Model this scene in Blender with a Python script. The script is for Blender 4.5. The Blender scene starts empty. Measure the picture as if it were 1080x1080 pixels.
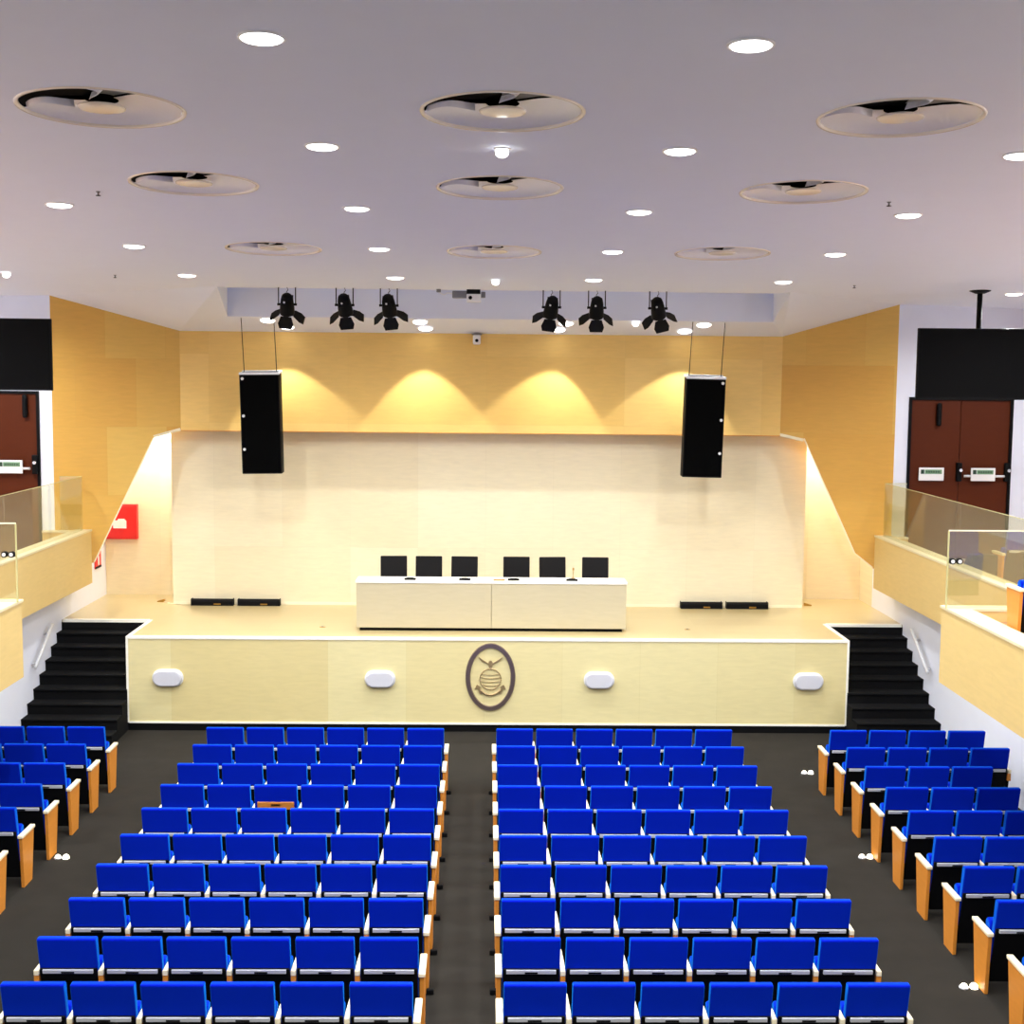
import bpy, bmesh, math, random
from mathutils import Matrix, Vector
random.seed(7)
PI = math.pi
R = math.radians
sc = bpy.context.scene
COL = sc.collection

# ------------------------------------------------------------------ materials
def srgb(r, g, b):
    def f(c):
        c /= 255.0
        return c / 12.92 if c <= 0.04045 else ((c + 0.055) / 1.055) ** 2.4
    return (f(r), f(g), f(b), 1.0)

def new_mat(name):
    m = bpy.data.materials.new(name)
    m.use_nodes = True
    nt = m.node_tree
    nt.nodes.clear()
    out = nt.nodes.new('ShaderNodeOutputMaterial')
    return m, nt, out

def principled(nt, out, col, rough=0.5, metal=0.0, spec=0.5):
    p = nt.nodes.new('ShaderNodeBsdfPrincipled')
    p.inputs['Base Color'].default_value = col
    p.inputs['Roughness'].default_value = rough
    p.inputs['Metallic'].default_value = metal
    p.inputs['Specular IOR Level'].default_value = spec
    nt.links.new(p.outputs[0], out.inputs[0])
    return p

def plain(name, col, rough=0.5, metal=0.0, spec=0.5, noise=0.06, nscale=30.0, bump=0.0):
    """plain surface with a little procedural mottling"""
    m, nt, out = new_mat(name)
    p = principled(nt, out, col, rough, metal, spec)
    tc = nt.nodes.new('ShaderNodeTexCoord')
    n = nt.nodes.new('ShaderNodeTexNoise')
    n.inputs['Scale'].default_value = nscale
    n.inputs['Detail'].default_value = 3
    nt.links.new(tc.outputs['Object'], n.inputs['Vector'])
    mx = nt.nodes.new('ShaderNodeMix')
    mx.data_type = 'RGBA'
    mx.inputs[6].default_value = tuple(max(0, c * (1 - noise)) for c in col[:3]) + (1,)
    mx.inputs[7].default_value = tuple(min(1, c * (1 + noise)) for c in col[:3]) + (1,)
    nt.links.new(n.outputs[0], mx.inputs[0])
    nt.links.new(mx.outputs[2], p.inputs['Base Color'])
    if bump:
        b = nt.nodes.new('ShaderNodeBump')
        b.inputs['Strength'].default_value = bump
        b.inputs['Distance'].default_value = 0.01
        nt.links.new(n.outputs[0], b.inputs['Height'])
        nt.links.new(b.outputs[0], p.inputs['Normal'])
    return m

def wood(name, c1, c2, axes='xz', pw=1.25, ph=2.5, rough=0.38, mortar=0.002, grain=0.035, offset=0.0, spec=0.4):
    """veneer sheets: each panel its own tone, fine grain along its length"""
    m, nt, out = new_mat(name)
    p = principled(nt, out, c1, rough, 0, spec)
    tc = nt.nodes.new('ShaderNodeTexCoord')
    sp = nt.nodes.new('ShaderNodeSeparateXYZ')
    nt.links.new(tc.outputs['Object'], sp.inputs[0])
    cb = nt.nodes.new('ShaderNodeCombineXYZ')
    idx = {'x': 0, 'y': 1, 'z': 2}
    nt.links.new(sp.outputs[idx[axes[0]]], cb.inputs[0])
    nt.links.new(sp.outputs[idx[axes[1]]], cb.inputs[1])
    br = nt.nodes.new('ShaderNodeTexBrick')
    br.offset = offset
    br.inputs['Color1'].default_value = c1
    br.inputs['Color2'].default_value = c2
    br.inputs['Mortar'].default_value = tuple(0.9 * (a + b) / 2 for a, b in zip(c1[:3], c2[:3])) + (1,)
    br.inputs['Scale'].default_value = 1.0
    br.inputs['Mortar Size'].default_value = mortar
    br.inputs['Mortar Smooth'].default_value = 0.2
    br.inputs['Bias'].default_value = 0.0
    br.inputs['Brick Width'].default_value = pw
    br.inputs['Row Height'].default_value = ph
    nt.links.new(cb.outputs[0], br.inputs['Vector'])
    mp = nt.nodes.new('ShaderNodeMapping')
    mp.inputs['Scale'].default_value = (1.6, 9.0, 1.0)
    nt.links.new(cb.outputs[0], mp.inputs['Vector'])
    n = nt.nodes.new('ShaderNodeTexNoise')
    n.inputs['Scale'].default_value = 2.2
    n.inputs['Detail'].default_value = 5
    n.inputs['Distortion'].default_value = 0.6
    nt.links.new(mp.outputs[0], n.inputs['Vector'])
    rp = nt.nodes.new('ShaderNodeMapRange')
    rp.inputs['From Min'].default_value = 0.3
    rp.inputs['From Max'].default_value = 0.7
    rp.inputs['To Min'].default_value = 1 - grain
    rp.inputs['To Max'].default_value = 1 + grain
    nt.links.new(n.outputs[0], rp.inputs['Value'])
    mx = nt.nodes.new('ShaderNodeMix')
    mx.data_type = 'RGBA'
    mx.blend_type = 'MULTIPLY'
    mx.inputs[0].default_value = 1.0
    nt.links.new(br.outputs['Color'], mx.inputs[6])
    nt.links.new(rp.outputs[0], mx.inputs[7])
    nt.links.new(mx.outputs[2], p.inputs['Base Color'])
    return m

def emissive(name, col, strength):
    m, nt, out = new_mat(name)
    e = nt.nodes.new('ShaderNodeEmission')
    e.inputs['Color'].default_value = col
    e.inputs['Strength'].default_value = strength
    nt.links.new(e.outputs[0], out.inputs[0])
    return m

def glass_mat(name, tint, veil=0.06):
    m, nt, out = new_mat(name)
    t = nt.nodes.new('ShaderNodeBsdfTransparent')
    t.inputs[0].default_value = tint
    g = nt.nodes.new('ShaderNodeBsdfGlossy')
    g.inputs['Roughness'].default_value = 0.02
    d = nt.nodes.new('ShaderNodeBsdfDiffuse')
    d.inputs[0].default_value = (0.75, 0.72, 0.42, 1)  # yellowish diffuse veil, painted in for the reflected light on the panes
    a = nt.nodes.new('ShaderNodeMixShader')
    a.inputs[0].default_value = 0.11
    nt.links.new(t.outputs[0], a.inputs[1])
    nt.links.new(g.outputs[0], a.inputs[2])
    b = nt.nodes.new('ShaderNodeMixShader')
    b.inputs[0].default_value = veil
    nt.links.new(a.outputs[0], b.inputs[1])
    nt.links.new(d.outputs[0], b.inputs[2])
    nt.links.new(b.outputs[0], out.inputs[0])
    return m

M = {}
M['wood_back'] = wood('maple_veneer_back_wall', srgb(236, 224, 190), srgb(231, 217, 180), 'xz', 1.24, 2.6, 0.42)
M['wood_bulk'] = wood('maple_veneer_upper', srgb(240, 201, 118), srgb(233, 191, 105), 'xz', 2.48, 1.22, 0.45)
M['wood_splay'] = wood('maple_veneer_splay', srgb(226, 186, 96), srgb(218, 165, 74), 'xz', 0.95, 1.2, 0.45, offset=0.5)
M['wood_front'] = wood('maple_veneer_stage_front', srgb(223, 211, 158), srgb(216, 199, 141), 'xz', 1.26, 2.9, 0.4)
M['wood_floor'] = wood('maple_stage_floor', srgb(190, 173, 127), srgb(185, 166, 119), 'xy', 1.8, 0.6, 0.28, mortar=0.001)
M['wood_desk'] = wood('pale_desk_veneer', srgb(194, 183, 150), srgb(190, 178, 145), 'xz', 2.25, 3.0, 0.4, grain=0.03)
M['wood_parapet'] = wood('maple_veneer_parapet', srgb(220, 191, 124), srgb(215, 184, 115), 'yz', 1.8, 3.0, 0.42)
M['wood_pale'] = plain('pale_wood_edge', srgb(246, 234, 200), 0.4, noise=0.04)
M['wood_cap'] = plain('pale_wood_cap', srgb(224, 211, 170), 0.4, noise=0.04)
M['wood_arm'] = plain('pale_lacquered_arm', srgb(245, 230, 192), 0.35, noise=0.04)
M['wood_panel'] = wood('orange_wood_panel', srgb(216, 138, 52), srgb(212, 133, 48), 'yz', 3, 3, 0.4)
M['door'] = wood('red_brown_door', srgb(86, 36, 10), srgb(80, 32, 9), 'xz', 0.9, 3.2, 0.5, spec=0.15)
M['balcony_floor'] = wood('brown_balcony_floor', srgb(176, 128, 84), srgb(168, 120, 78), 'xy', 1.2, 0.2, 0.4)
M['white_wall'] = plain('white_paint', srgb(233, 236, 246), 0.7, noise=0.02, nscale=4)
M['ceil'] = plain('ceiling_paint', srgb(227, 232, 245), 0.8, noise=0.015, nscale=3)
M['white_trim'] = plain('white_edge_trim', srgb(245, 242, 228), 0.4, noise=0.02)
M['carpet'] = plain('charcoal_carpet', srgb(43, 40, 35), 0.95, noise=0.22, nscale=3.0, spec=0.1, bump=0.15)
M['stair'] = plain('black_stair_carpet', srgb(17, 17, 18), 0.9, noise=0.2, nscale=60, spec=0.1)
M['black'] = plain('black_plastic', srgb(7, 7, 8), 0.6, noise=0.1, spec=0.15)
M['black_matt'] = plain('black_matt_metal', srgb(10, 10, 11), 0.7, noise=0.1, spec=0.2)
M['grille'] = plain('black_speaker_cloth', srgb(6, 6, 6), 0.95, noise=0.4, nscale=260, spec=0.03)
M['screen'] = plain('dark_screen', srgb(9, 9, 9), 0.5, noise=0.05, spec=0.06)
M['leather'] = plain('black_leather', srgb(12, 9, 9), 0.55, noise=0.15, spec=0.2)
M['blue'] = plain('blue_upholstery', srgb(0, 14, 172), 0.85, noise=0.08, nscale=140, spec=0.05, bump=0.1)
_p = next(n for n in M['blue'].node_tree.nodes if n.type == 'BSDF_PRINCIPLED')
_p.inputs['Sheen Weight'].default_value = 0.9
_p.inputs['Sheen Roughness'].default_value = 0.45
_p.inputs['Sheen Tint'].default_value = (0.01, 0.36, 1.0, 1)
M['silver'] = plain('brushed_silver', srgb(222, 222, 222), 0.5, 0.15, noise=0.05)
M['chrome'] = plain('chrome', srgb(220, 220, 222), 0.18, 1.0, noise=0.03)
M['emblem_light'] = plain('brushed_bronze', srgb(176, 152, 110), 0.4, 0.6, noise=0.06)
M['emblem'] = plain('polished_bronze_steel', srgb(150, 132, 128), 0.33, 0.85, noise=0.08, nscale=6)
M['grey'] = plain('grey_plastic', srgb(120, 120, 122), 0.5)
M['white_plastic'] = plain('white_plastic', srgb(240, 240, 238), 0.35, noise=0.02)
M['opal'] = plain('opal_plastic', srgb(208, 208, 214), 0.3, noise=0.02)
M['red'] = plain('red_enamel', srgb(214, 24, 26), 0.4, noise=0.04)
M['green'] = plain('green_sign', srgb(120, 160, 122), 0.5, noise=0.04)
M['dark_green'] = plain('dark_green_sign', srgb(26, 60, 40), 0.5, noise=0.04)
M['diff_metal'] = plain('white_lacquered_metal', srgb(232, 232, 238), 0.3, 0.0, noise=0.03)
M['diff_dark'] = plain('dark_duct_metal', srgb(40, 39, 36), 1.0, 0.0, spec=0.0, noise=0.1)
M['diff_mid'] = plain('grey_lacquered_metal', srgb(140, 138, 130), 0.7, 0.0, spec=0.1, noise=0.08)
M['cream'] = plain('cream_lacquer', srgb(244, 234, 216), 0.22, noise=0.02)
M['brass'] = plain('brass', srgb(190, 150, 80), 0.3, 1.0)
M['lens'] = emissive('downlight_lens_glow', (1.0, 0.97, 0.92, 1), 7.0)
M['lens_small'] = emissive('small_lamp_glow', (1.0, 0.98, 0.95, 1), 7.0)
M['led'] = emissive('aisle_led_glow', (1.0, 0.9, 0.7, 1), 5.0)
M['glass'] = glass_mat('tinted_guard_glass', (0.95, 0.95, 0.86, 1), 0.035)
M['glass_edge'] = plain('polished_glass_edge', srgb(190, 185, 130), 0.2, noise=0.05)

# ------------------------------------------------------------------ mesh helpers
def box(bm, x0, x1, y0, y1, z0, z1, bev=0.0, seg=2):
    vs = [bm.verts.new(p) for p in ((x0, y0, z0), (x1, y0, z0), (x1, y1, z0), (x0, y1, z0),
                                    (x0, y0, z1), (x1, y0, z1), (x1, y1, z1), (x0, y1, z1))]
    fs = [bm.faces.new([vs[i] for i in q]) for q in
          ((0, 3, 2, 1), (4, 5, 6, 7), (0, 1, 5, 4), (1, 2, 6, 5), (2, 3, 7, 6), (3, 0, 4, 7))]
    if bev:
        es = list({e for f in fs for e in f.edges})
        bmesh.ops.bevel(bm, geom=es, offset=bev, segments=seg, affect='EDGES', profile=0.5)
    return vs

def prism(bm, poly, a0, a1, axis='x', bev=0.0, seg=2):
    """extrude a 2-D polygon along an axis; poly holds the two other coordinates in order"""
    def P(u, v, a):
        return {'x': (a, u, v), 'y': (u, a, v), 'z': (u, v, a)}[axis]
    A = [bm.verts.new(P(u, v, a0)) for u, v in poly]
    B = [bm.verts.new(P(u, v, a1)) for u, v in poly]
    n = len(poly)
    fs = [bm.faces.new(A), bm.faces.new(B[::-1])]
    for i in range(n):
        fs.append(bm.faces.new((A[i], B[i], B[(i + 1) % n], A[(i + 1) % n])))
    bmesh.ops.recalc_face_normals(bm, faces=fs)
    if bev:
        es = list({e for f in fs for e in f.edges})
        bmesh.ops.bevel(bm, geom=es, offset=bev, segments=seg, affect='EDGES', profile=0.5)
    return A + B

def tube(bm, pts, r, n=10, caps=True):
    pts = [Vector(p) for p in pts]
    rings = []
    for i, p in enumerate(pts):
        d = (pts[min(i + 1, len(pts) - 1)] - pts[max(i - 1, 0)]).normalized()
        a = d.orthogonal().normalized() if abs(d.z) > 0.99 else d.cross(Vector((0, 0, 1))).normalized()
        b = d.cross(a).normalized()
        rr = r[i] if isinstance(r, (list, tuple)) else r
        rings.append([bm.verts.new(p + rr * (math.cos(2 * PI * k / n) * a + math.sin(2 * PI * k / n) * b)) for k in range(n)])
    for i in range(len(rings) - 1):
        for k in range(n):
            f = bm.faces.new((rings[i][k], rings[i][(k + 1) % n], rings[i + 1][(k + 1) % n], rings[i + 1][k]))
            f.smooth = True
    if caps:
        bm.faces.new(rings[0][::-1])
        bm.faces.new(rings[-1])

def lathe(bm, prof, n=40, a0=0.0, a1=2 * PI):
    """revolve (r, z) profile about Z"""
    full = abs(a1 - a0 - 2 * PI) < 1e-6
    cols = n if full else n + 1
    grid = []
    for r, z in prof:
        if r < 1e-6:
            grid.append([bm.verts.new((0, 0, z))])
        else:
            grid.append([bm.verts.new((r * math.cos(a0 + (a1 - a0) * k / n), r * math.sin(a0 + (a1 - a0) * k / n), z)) for k in range(cols)])
    for i in range(len(prof) - 1):
        A, B = grid[i], grid[i + 1]
        for k in range(n):
            k2 = (k + 1) % cols
            if len(A) == 1 and len(B) == 1:
                continue
            if len(A) == 1:
                f = bm.faces.new((A[0], B[k2], B[k]))
            elif len(B) == 1:
                f = bm.faces.new((A[k], A[k2], B[0]))
            else:
                f = bm.faces.new((A[k], A[k2], B[k2], B[k]))
            f.smooth = True

def poly(bm, pts):
    return bm.faces.new([bm.verts.new(p) for p in pts])

def BM():
    return bmesh.new()

def obj(name, bm, mat, parent=None, loc=(0, 0, 0), rot=(0, 0, 0), mtx=None, recalc=True):
    if mtx is not None:
        bmesh.ops.transform(bm, matrix=mtx, verts=bm.verts)
    if recalc:
        bmesh.ops.recalc_face_normals(bm, faces=bm.faces)
    me = bpy.data.meshes.new(name)
    bm.to_mesh(me)
    bm.free()
    me.materials.append(M[mat])
    o = bpy.data.objects.new(name, me)
    COL.objects.link(o)
    o.location = loc
    o.rotation_euler = rot
    if parent is not None:
        o.parent = parent
    return o

def tag(o, label, cat, group=None):
    o['label'] = label
    o['category'] = cat
    if group:
        o['group'] = group
    return o

def thing(name, label, cat, loc=(0, 0, 0), rot=(0, 0, 0), group=None):
    o = bpy.data.objects.new(name, None)
    o.empty_display_size = 0.1
    COL.objects.link(o)
    o.location = loc
    o.rotation_euler = rot
    return tag(o, label, cat, group)

def struct(name, bm, mat, **k):
    o = obj(name, bm, mat, **k)
    o['kind'] = 'structure'
    return o

def copy_tree(root, loc, label, group=None, rot=None):
    c = root.copy()
    COL.objects.link(c)
    c.location = loc
    if rot is not None:
        c.rotation_euler = rot
    c['label'] = label
    if group:
        c['group'] = group
    for ch in root.children:
        d = ch.copy()
        COL.objects.link(d)
        d.parent = c
        for g in ch.children:
            e = g.copy()
            COL.objects.link(e)
            e.parent = d
    return c

def spot(name, loc, target, power, size, blend=0.6, radius=0.08, col=(0.95, 0.975, 1.0)):
    l = bpy.data.lights.new(name, 'SPOT')
    l.energy = power
    l.spot_size = R(size)
    l.spot_blend = blend
    l.shadow_soft_size = radius
    l.color = col
    o = bpy.data.objects.new(name, l)
    COL.objects.link(o)
    o.location = loc
    o.rotation_euler = (Vector(target) - Vector(loc)).to_track_quat('-Z', 'Y').to_euler()
    return o

ORD = ['first', 'second', 'third', 'fourth', 'fifth', 'sixth', 'seventh', 'eighth', 'ninth', 'tenth']

# ------------------------------------------------------------------ key dimensions (metres; viewer above the back rows at y = 0)
STAGE_Y, STAGE_Z = 21.46, 1.53
SXL, SXR = -5.74, 5.90          # stage front corners
BULK_Y, LOW_Y, WING_Y = 24.31, 24.66, 25.7
def ceil_z(y):
    return 8.051 - 0.0449 * y
CT = math.atan(0.0449)

# ------------------------------------------------------------------ shell
bm = BM(); box(bm, -9.7, 9.7, -4, 26, -0.2, 0.0); struct('floor', bm, 'carpet')

# ceiling with round openings for the air diffusers
DIFF = [(-2.78, 9.98), (0.10, 9.93), (2.98, 9.95), (-2.73, 12.82), (0.11, 12.84), (2.96, 12.86), (-2.66, 17.06), (0.08, 17.12), (2.93, 17.03)]
DR = 0.585
TY = 21.3
bm = BM()
v = [(-9.7, -4), (9.7, -4), (9.7, TY), (-9.7, TY)]
lo = [bm.verts.new((x, y, ceil_z(y))) for x, y in v]
hi = [bm.verts.new((x, y, ceil_z(y) + 0.3)) for x, y in v]
bm.faces.new(lo); bm.faces.new(hi[::-1])
for i in range(4):
    bm.faces.new((lo[i], hi[i], hi[(i + 1) % 4], lo[(i + 1) % 4]))
main = obj('ceiling', bm, 'ceil')
bm = BM()
for x, y in DIFF:
    b2 = BM()
    bmesh.ops.create_cone(b2, cap_ends=True, segments=48, radius1=DR, radius2=DR, depth=1.2)
    bmesh.ops.translate(b2, vec=(x, y, ceil_z(y)), verts=b2.verts)
    tmp = bpy.data.meshes.new('t'); b2.to_mesh(tmp); b2.free(); bm.from_mesh(tmp); bpy.data.meshes.remove(tmp)
cut = obj('cutter', bm, 'ceil')
md = main.modifiers.new('b', 'BOOLEAN'); md.operation = 'DIFFERENCE'; md.object = cut; md.solver = 'EXACT'
dg = bpy.context.evaluated_depsgraph_get()
cm = bpy.data.meshes.new_from_object(main.evaluated_get(dg))
main.modifiers.clear()
bpy.data.objects.remove(cut)
bm = BM(); bm.from_mesh(cm)
bpy.data.objects.remove(main)
# stage end of the ceiling: side slopes, raised tray, soffit towards the back wall
T1, T2 = (-4.2, TY, ceil_z(TY)), (4.75, TY, ceil_z(TY))
U1, U2 = (-4.46, 23.5, 6.73), (4.95, 23.5, 6.73)
B1, B2 = (-5.46, BULK_Y, 6.50), (5.30, BULK_Y, 6.51)
A1, A2 = (-7.48, 23.46, 7.05), (7.17, 23.57, 7.06)
K1, K2 = (-4.46, 23.5, 7.22), (4.95, 23.5, 7.22)
zT = ceil_z(TY)
poly(bm, [(-9.7, TY, zT), T1, A1, (-9.7, 23.46, 7.0)])
poly(bm, [(9.7, TY, zT), (9.7, 23.57, 7.0), A2, T2])
poly(bm, [T1, U1, B1]); poly(bm, [T1, B1, A1])
poly(bm, [T2, B2, U2]); poly(bm, [T2, A2, B2])
poly(bm, [U1, U2, B2, B1])
poly(bm, [U1, K1, K2, U2])
poly(bm, [T1, T2, K2, K1])
poly(bm, [T1, K1, U1]); poly(bm, [T2, U2, K2])
struct('ceiling', bm, 'ceil', recalc=False)

# upper wall hung forward over the stage (bulkhead)
bm = BM(); box(bm, -5.47, 5.31, BULK_Y, BULK_Y + 0.14, 4.73, 7.3); struct('wall_stage_upper', bm, 'wood_bulk')
bm = BM(); box(bm, -5.47, 5.31, BULK_Y - 0.004, BULK_Y + 0.144, 4.723, 4.735); struct('trim_1', bm, 'wood_panel')
# main lower back wall
bm = BM(); box(bm, -5.73, 5.89, LOW_Y, LOW_Y + 0.9, STAGE_Z, 5.3); struct('wall_stage_back', bm, 'wood_back')
# wings behind the splays
bm = BM(); box(bm, -7.6, -5.73, WING_Y, WING_Y + 0.1, STAGE_Z, 5.6); struct('wall_wing_left', bm, 'wood_back')
bm = BM(); box(bm, 5.89, 7.6, WING_Y, WING_Y + 0.1, STAGE_Z, 5.6); struct('wall_wing_right', bm, 'wood_back')
bm = BM(); box(bm, -7.6, 7.6, BULK_Y + 0.14, WING_Y + 0.1, 5.3, 5.36); struct('ceiling_stage_recess', bm, 'wood_back')
bm = BM(); box(bm, 7.235, 7.4, 24.85, WING_Y, STAGE_Z, 5.3); struct('wall_wing_side_right', bm, 'wood_back')
bm = BM(); box(bm, -7.4, -7.24, 24.85, WING_Y, STAGE_Z, 5.3); struct('wall_wing_side_left', bm, 'white_wall')

def splay(name, pts, ax, ay, bx, by, tname):
    """pts = (t, z): t 0 at inner corner, 1 at outer edge, panel 60 mm thick"""
    d = Vector((bx - ax, by - ay, 0)); L = d.length; d.normalize()
    n = Vector((-d.y, d.x, 0))
    if n.y < 0: n = -n
    bm = BM()
    F = [Vector((ax, ay, z)) + d * (t * L) for t, z in pts]
    fr = [bm.verts.new(p) for p in F]
    bk = [bm.verts.new(p + n * 0.07) for p in F]
    bm.faces.new(fr); bm.faces.new(bk[::-1])
    for i in range(len(F)):
        j = (i + 1) % len(F)
        bm.faces.new((fr[i], bk[i], bk[j], fr[j]))
    struct(name, bm, 'wood_splay')
    # pale edge strip that follows the cut-out, on the face of the panel
    bm = BM()
    e = [F[k] for k in range(len(F) - 1, len(F) - 5, -1)]     # corner -> shoulder -> foot -> tip
    for i, w in ((0, 0.05), (1, 0.022), (2, 0.022)):
        p, q = e[i], e[i + 1]
        tdir = (q - p).normalized()
        up = n.cross(tdir).normalized()
        mid = sum(F, Vector()) / len(F)
        if up.dot(mid - p) < 0: up = -up
        vs = [p, q, q + up * w, p + up * w]
        f1 = [bm.verts.new(x - n * 0.006) for x in vs]; f2 = [bm.verts.new(x + n * 0.072 - up * 0.004) for x in vs]
        bm.faces.new(f1); bm.faces.new(f2[::-1])
        for a in range(4):
            b = (a + 1) % 4
            bm.faces.new((f1[a], f2[a], f2[b], f1[b]))
    struct(tname, bm, 'wood_pale')
# outer edge bottom .. : order = top inner, top outer, bottom outer, tip, foot, shoulder, corner
splay('wall_splay_left', [(0, 7.3), (1, 7.3), (1, 2.3), (0.70, 2.42), (0.655, 2.62), (0.216, 4.60), (0, 4.73)], -5.47, 24.31, -7.48, 23.46, 'trim_2')
splay('wall_splay_right', [(0, 7.3), (1, 7.3), (1, 2.3), (0.85, 2.42), (0.69, 2.66), (0.215, 4.69), (0, 4.78)], 5.30, 24.32, 7.17, 23.57, 'trim_3')

# hall side walls below the balconies, outer walls and end walls above them
for s, n in ((-1, 'left'), (1, 'right')):
    x = 7.24
    bm = BM(); box(bm, s * x, s * (x + 0.15), -4, 24.85, 0, 2.88 if s > 0 else 2.88)
    struct('wall_lower_' + n, bm, 'white_wall')
    bm = BM(); box(bm, s * 9.6, s * 9.7, -4, 23.7, 2.3, 8.4); struct('wall_outer_' + n, bm, 'white_wall')
# end wall pieces around the door openings
def endwall(name, x0, x1, d0, d1, y, dz0, dz1):
    bm = BM()
    xs = sorted((x0, x1)); ds = sorted((d0, d1))
    box(bm, xs[0], ds[0], y, y + 0.12, 2.3, 7.3)
    box(bm, ds[1], xs[1], y, y + 0.12, 2.3, 7.3)
    box(bm, ds[0], ds[1], y, y + 0.12, dz1, 7.3)
    box(bm, ds[0], ds[1], y, y + 0.12, 2.3, dz0)
    struct(name, bm, 'white_wall')
endwall('wall_end_right', 7.17, 9.7, 7.40, 9.24, 23.57, 2.6, 5.46)
endwall('wall_end_left', -7.48, -9.7, -7.70, -9.54, 23.46, 2.6, 5.42)
bm = BM(); box(bm, -9.7, 9.7, -4.2, -4.0, 0, 8.4); struct('wall_back', bm, 'white_wall')

# ------------------------------------------------------------------ double doors on the balconies
def balcony_door(name, x0, x1, y, z0, z1, active_first, s):
    """x0 next to the stage wall; s = direction away from the stage wall"""
    bm = BM()
    w = 0.05
    lo_, hi_ = min(x0, x1), max(x0, x1)
    box(bm, lo_, lo_ + w, y - 0.03, y + 0.09, z0, z1); box(bm, hi_ - w, hi_, y - 0.03, y + 0.09, z0, z1)
    box(bm, lo_ + w, hi_ - w, y - 0.03, y + 0.09, z1 - w, z1)
    root = struct(name, bm, 'black')
    mid = (lo_ + hi_) / 2
    for k, (a, b) in enumerate(((lo_ + w, mid - 0.004), (mid + 0.004, hi_ - w))):
        bm = BM(); box(bm, a, b, y + 0.0, y + 0.05, z0 + 0.01, z1 - w, 0.004, 1)
        lf = obj('door_leaf', bm, 'door', root)
    za = 4.12
    def plate(xa, xb):
        bm = BM(); box(bm, xa, xb, y - 0.075, y - 0.045, za - 0.12, za + 0.11, 0.008); pl = obj('push_plate', bm, 'white_plastic', root)
        bm = BM(); box(bm, xa + 0.10, xb - 0.04, y - 0.079, y - 0.074, za + 0.0, za + 0.075); obj('green_sign', bm, 'green', pl)
        bm = BM(); box(bm, xa + 0.03, xa + 0.09, y - 0.079, y - 0.074, za - 0.0, za + 0.075)
        xx = xa + 0.125
        while xx < xb - 0.07:
            box(bm, xx, xx + 0.016, y - 0.082, y - 0.078, za + 0.02, za + 0.055); xx += 0.028
        obj('sign_lettering', bm, 'dark_green', pl)
    def bar(xa, xb):
        bm = BM(); tube(bm, [(xa, y - 0.06, za - 0.035), (xb, y - 0.06, za - 0.035)], 0.022, 12); obj('panic_bar', bm, 'silver', root)
    def lock(x):
        bm = BM(); box(bm, x - 0.045, x + 0.045, y - 0.09, y + 0.0, za - 0.13, za + 0.2, 0.012); lk = obj('lock_box', bm, 'black', root)
        bm = BM(); tube(bm, [(x + 0.01, y - 0.13, za + 0.07), (x + 0.01, y - 0.08, za + 0.07)], 0.028, 14); obj('lock_cylinder', bm, 'chrome', lk)
    if s > 0:
        plate(7.60, 8.04); plate(8.52, 8.95)
        bar(8.40, 8.52); bar(8.95, 9.15); lock(8.31); lock(9.16)
        xc = 7.92
    else:
        plate(-8.42, -7.99); bar(-7.99, -7.86); bar(-8.58, -8.42); lock(-7.78); lock(-8.66)
        xc = -7.93
    bm = BM(); box(bm, xc - 0.04, xc + 0.04, y - 0.10, y, 4.96, 5.36, 0.03, 3)
    obj('door_closer', bm, 'black', root)
    return root
balcony_door('door_1', 7.40, 9.24, 23.57, 2.6, 5.46, False, 1)
balcony_door('door_2', -7.70, -9.54, 23.46, 2.6, 5.42, True, -1)

# ------------------------------------------------------------------ stage
bm = BM()
# deck: centre + side landings behind the stairs
prism(bm, [(SXL, STAGE_Y + 0.03), (SXR, STAGE_Y + 0.03), (SXR, 22.96), (7.24, 22.96), (7.24, WING_Y), (-7.24, WING_Y), (-7.24, 22.96), (SXL, 22.96)], 1.45, STAGE_Z, 'z')
struct('floor_stage', bm, 'wood_floor')
bm = BM(); box(bm, SXL, SXR, STAGE_Y, STAGE_Y + 0.06, 0.13, STAGE_Z - 0.02); struct('wall_stage_front', bm, 'wood_front')
bm = BM(); box(bm, SXL + 0.001, SXL + 0.06, STAGE_Y + 0.06, 22.96, 0, STAGE_Z - 0.09); struct('wall_stage_side_left', bm, 'wood_front')
bm = BM(); box(bm, SXR - 0.06, SXR - 0.001, STAGE_Y + 0.06, 22.96, 0, STAGE_Z - 0.09); struct('wall_stage_side_right', bm, 'wood_front')
bm = BM()
box(bm, SXL - 0.015, SXR + 0.015, STAGE_Y - 0.012, STAGE_Y + 0.08, STAGE_Z - 0.03, STAGE_Z + 0.008)
box(bm, SXL - 0.015, SXL + 0.02, STAGE_Y - 0.012, STAGE_Y + 0.05, 0.13, STAGE_Z - 0.03)
box(bm, SXR - 0.02, SXR + 0.015, STAGE_Y - 0.012, STAGE_Y + 0.05, 0.13, STAGE_Z - 0.03)
box(bm, SXL + 0.02, SXR - 0.02, STAGE_Y - 0.012, STAGE_Y + 0.05, 0.12, 0.15)
box(bm, SXL - 0.015, SXL + 0.05, STAGE_Y + 0.08, 22.96, STAGE_Z - 0.04, STAGE_Z + 0.008)
box(bm, SXR - 0.05, SXR + 0.015, STAGE_Y + 0.08, 22.96, STAGE_Z - 0.04, STAGE_Z + 0.008)
box(bm, -7.22, SXL - 0.015, 22.94, 23.02, STAGE_Z - 0.04, STAGE_Z + 0.008)
box(bm, SXR + 0.015, 7.22, 22.94, 23.02, STAGE_Z - 0.04, STAGE_Z + 0.008)
struct('trim_4', bm, 'white_trim')
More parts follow.
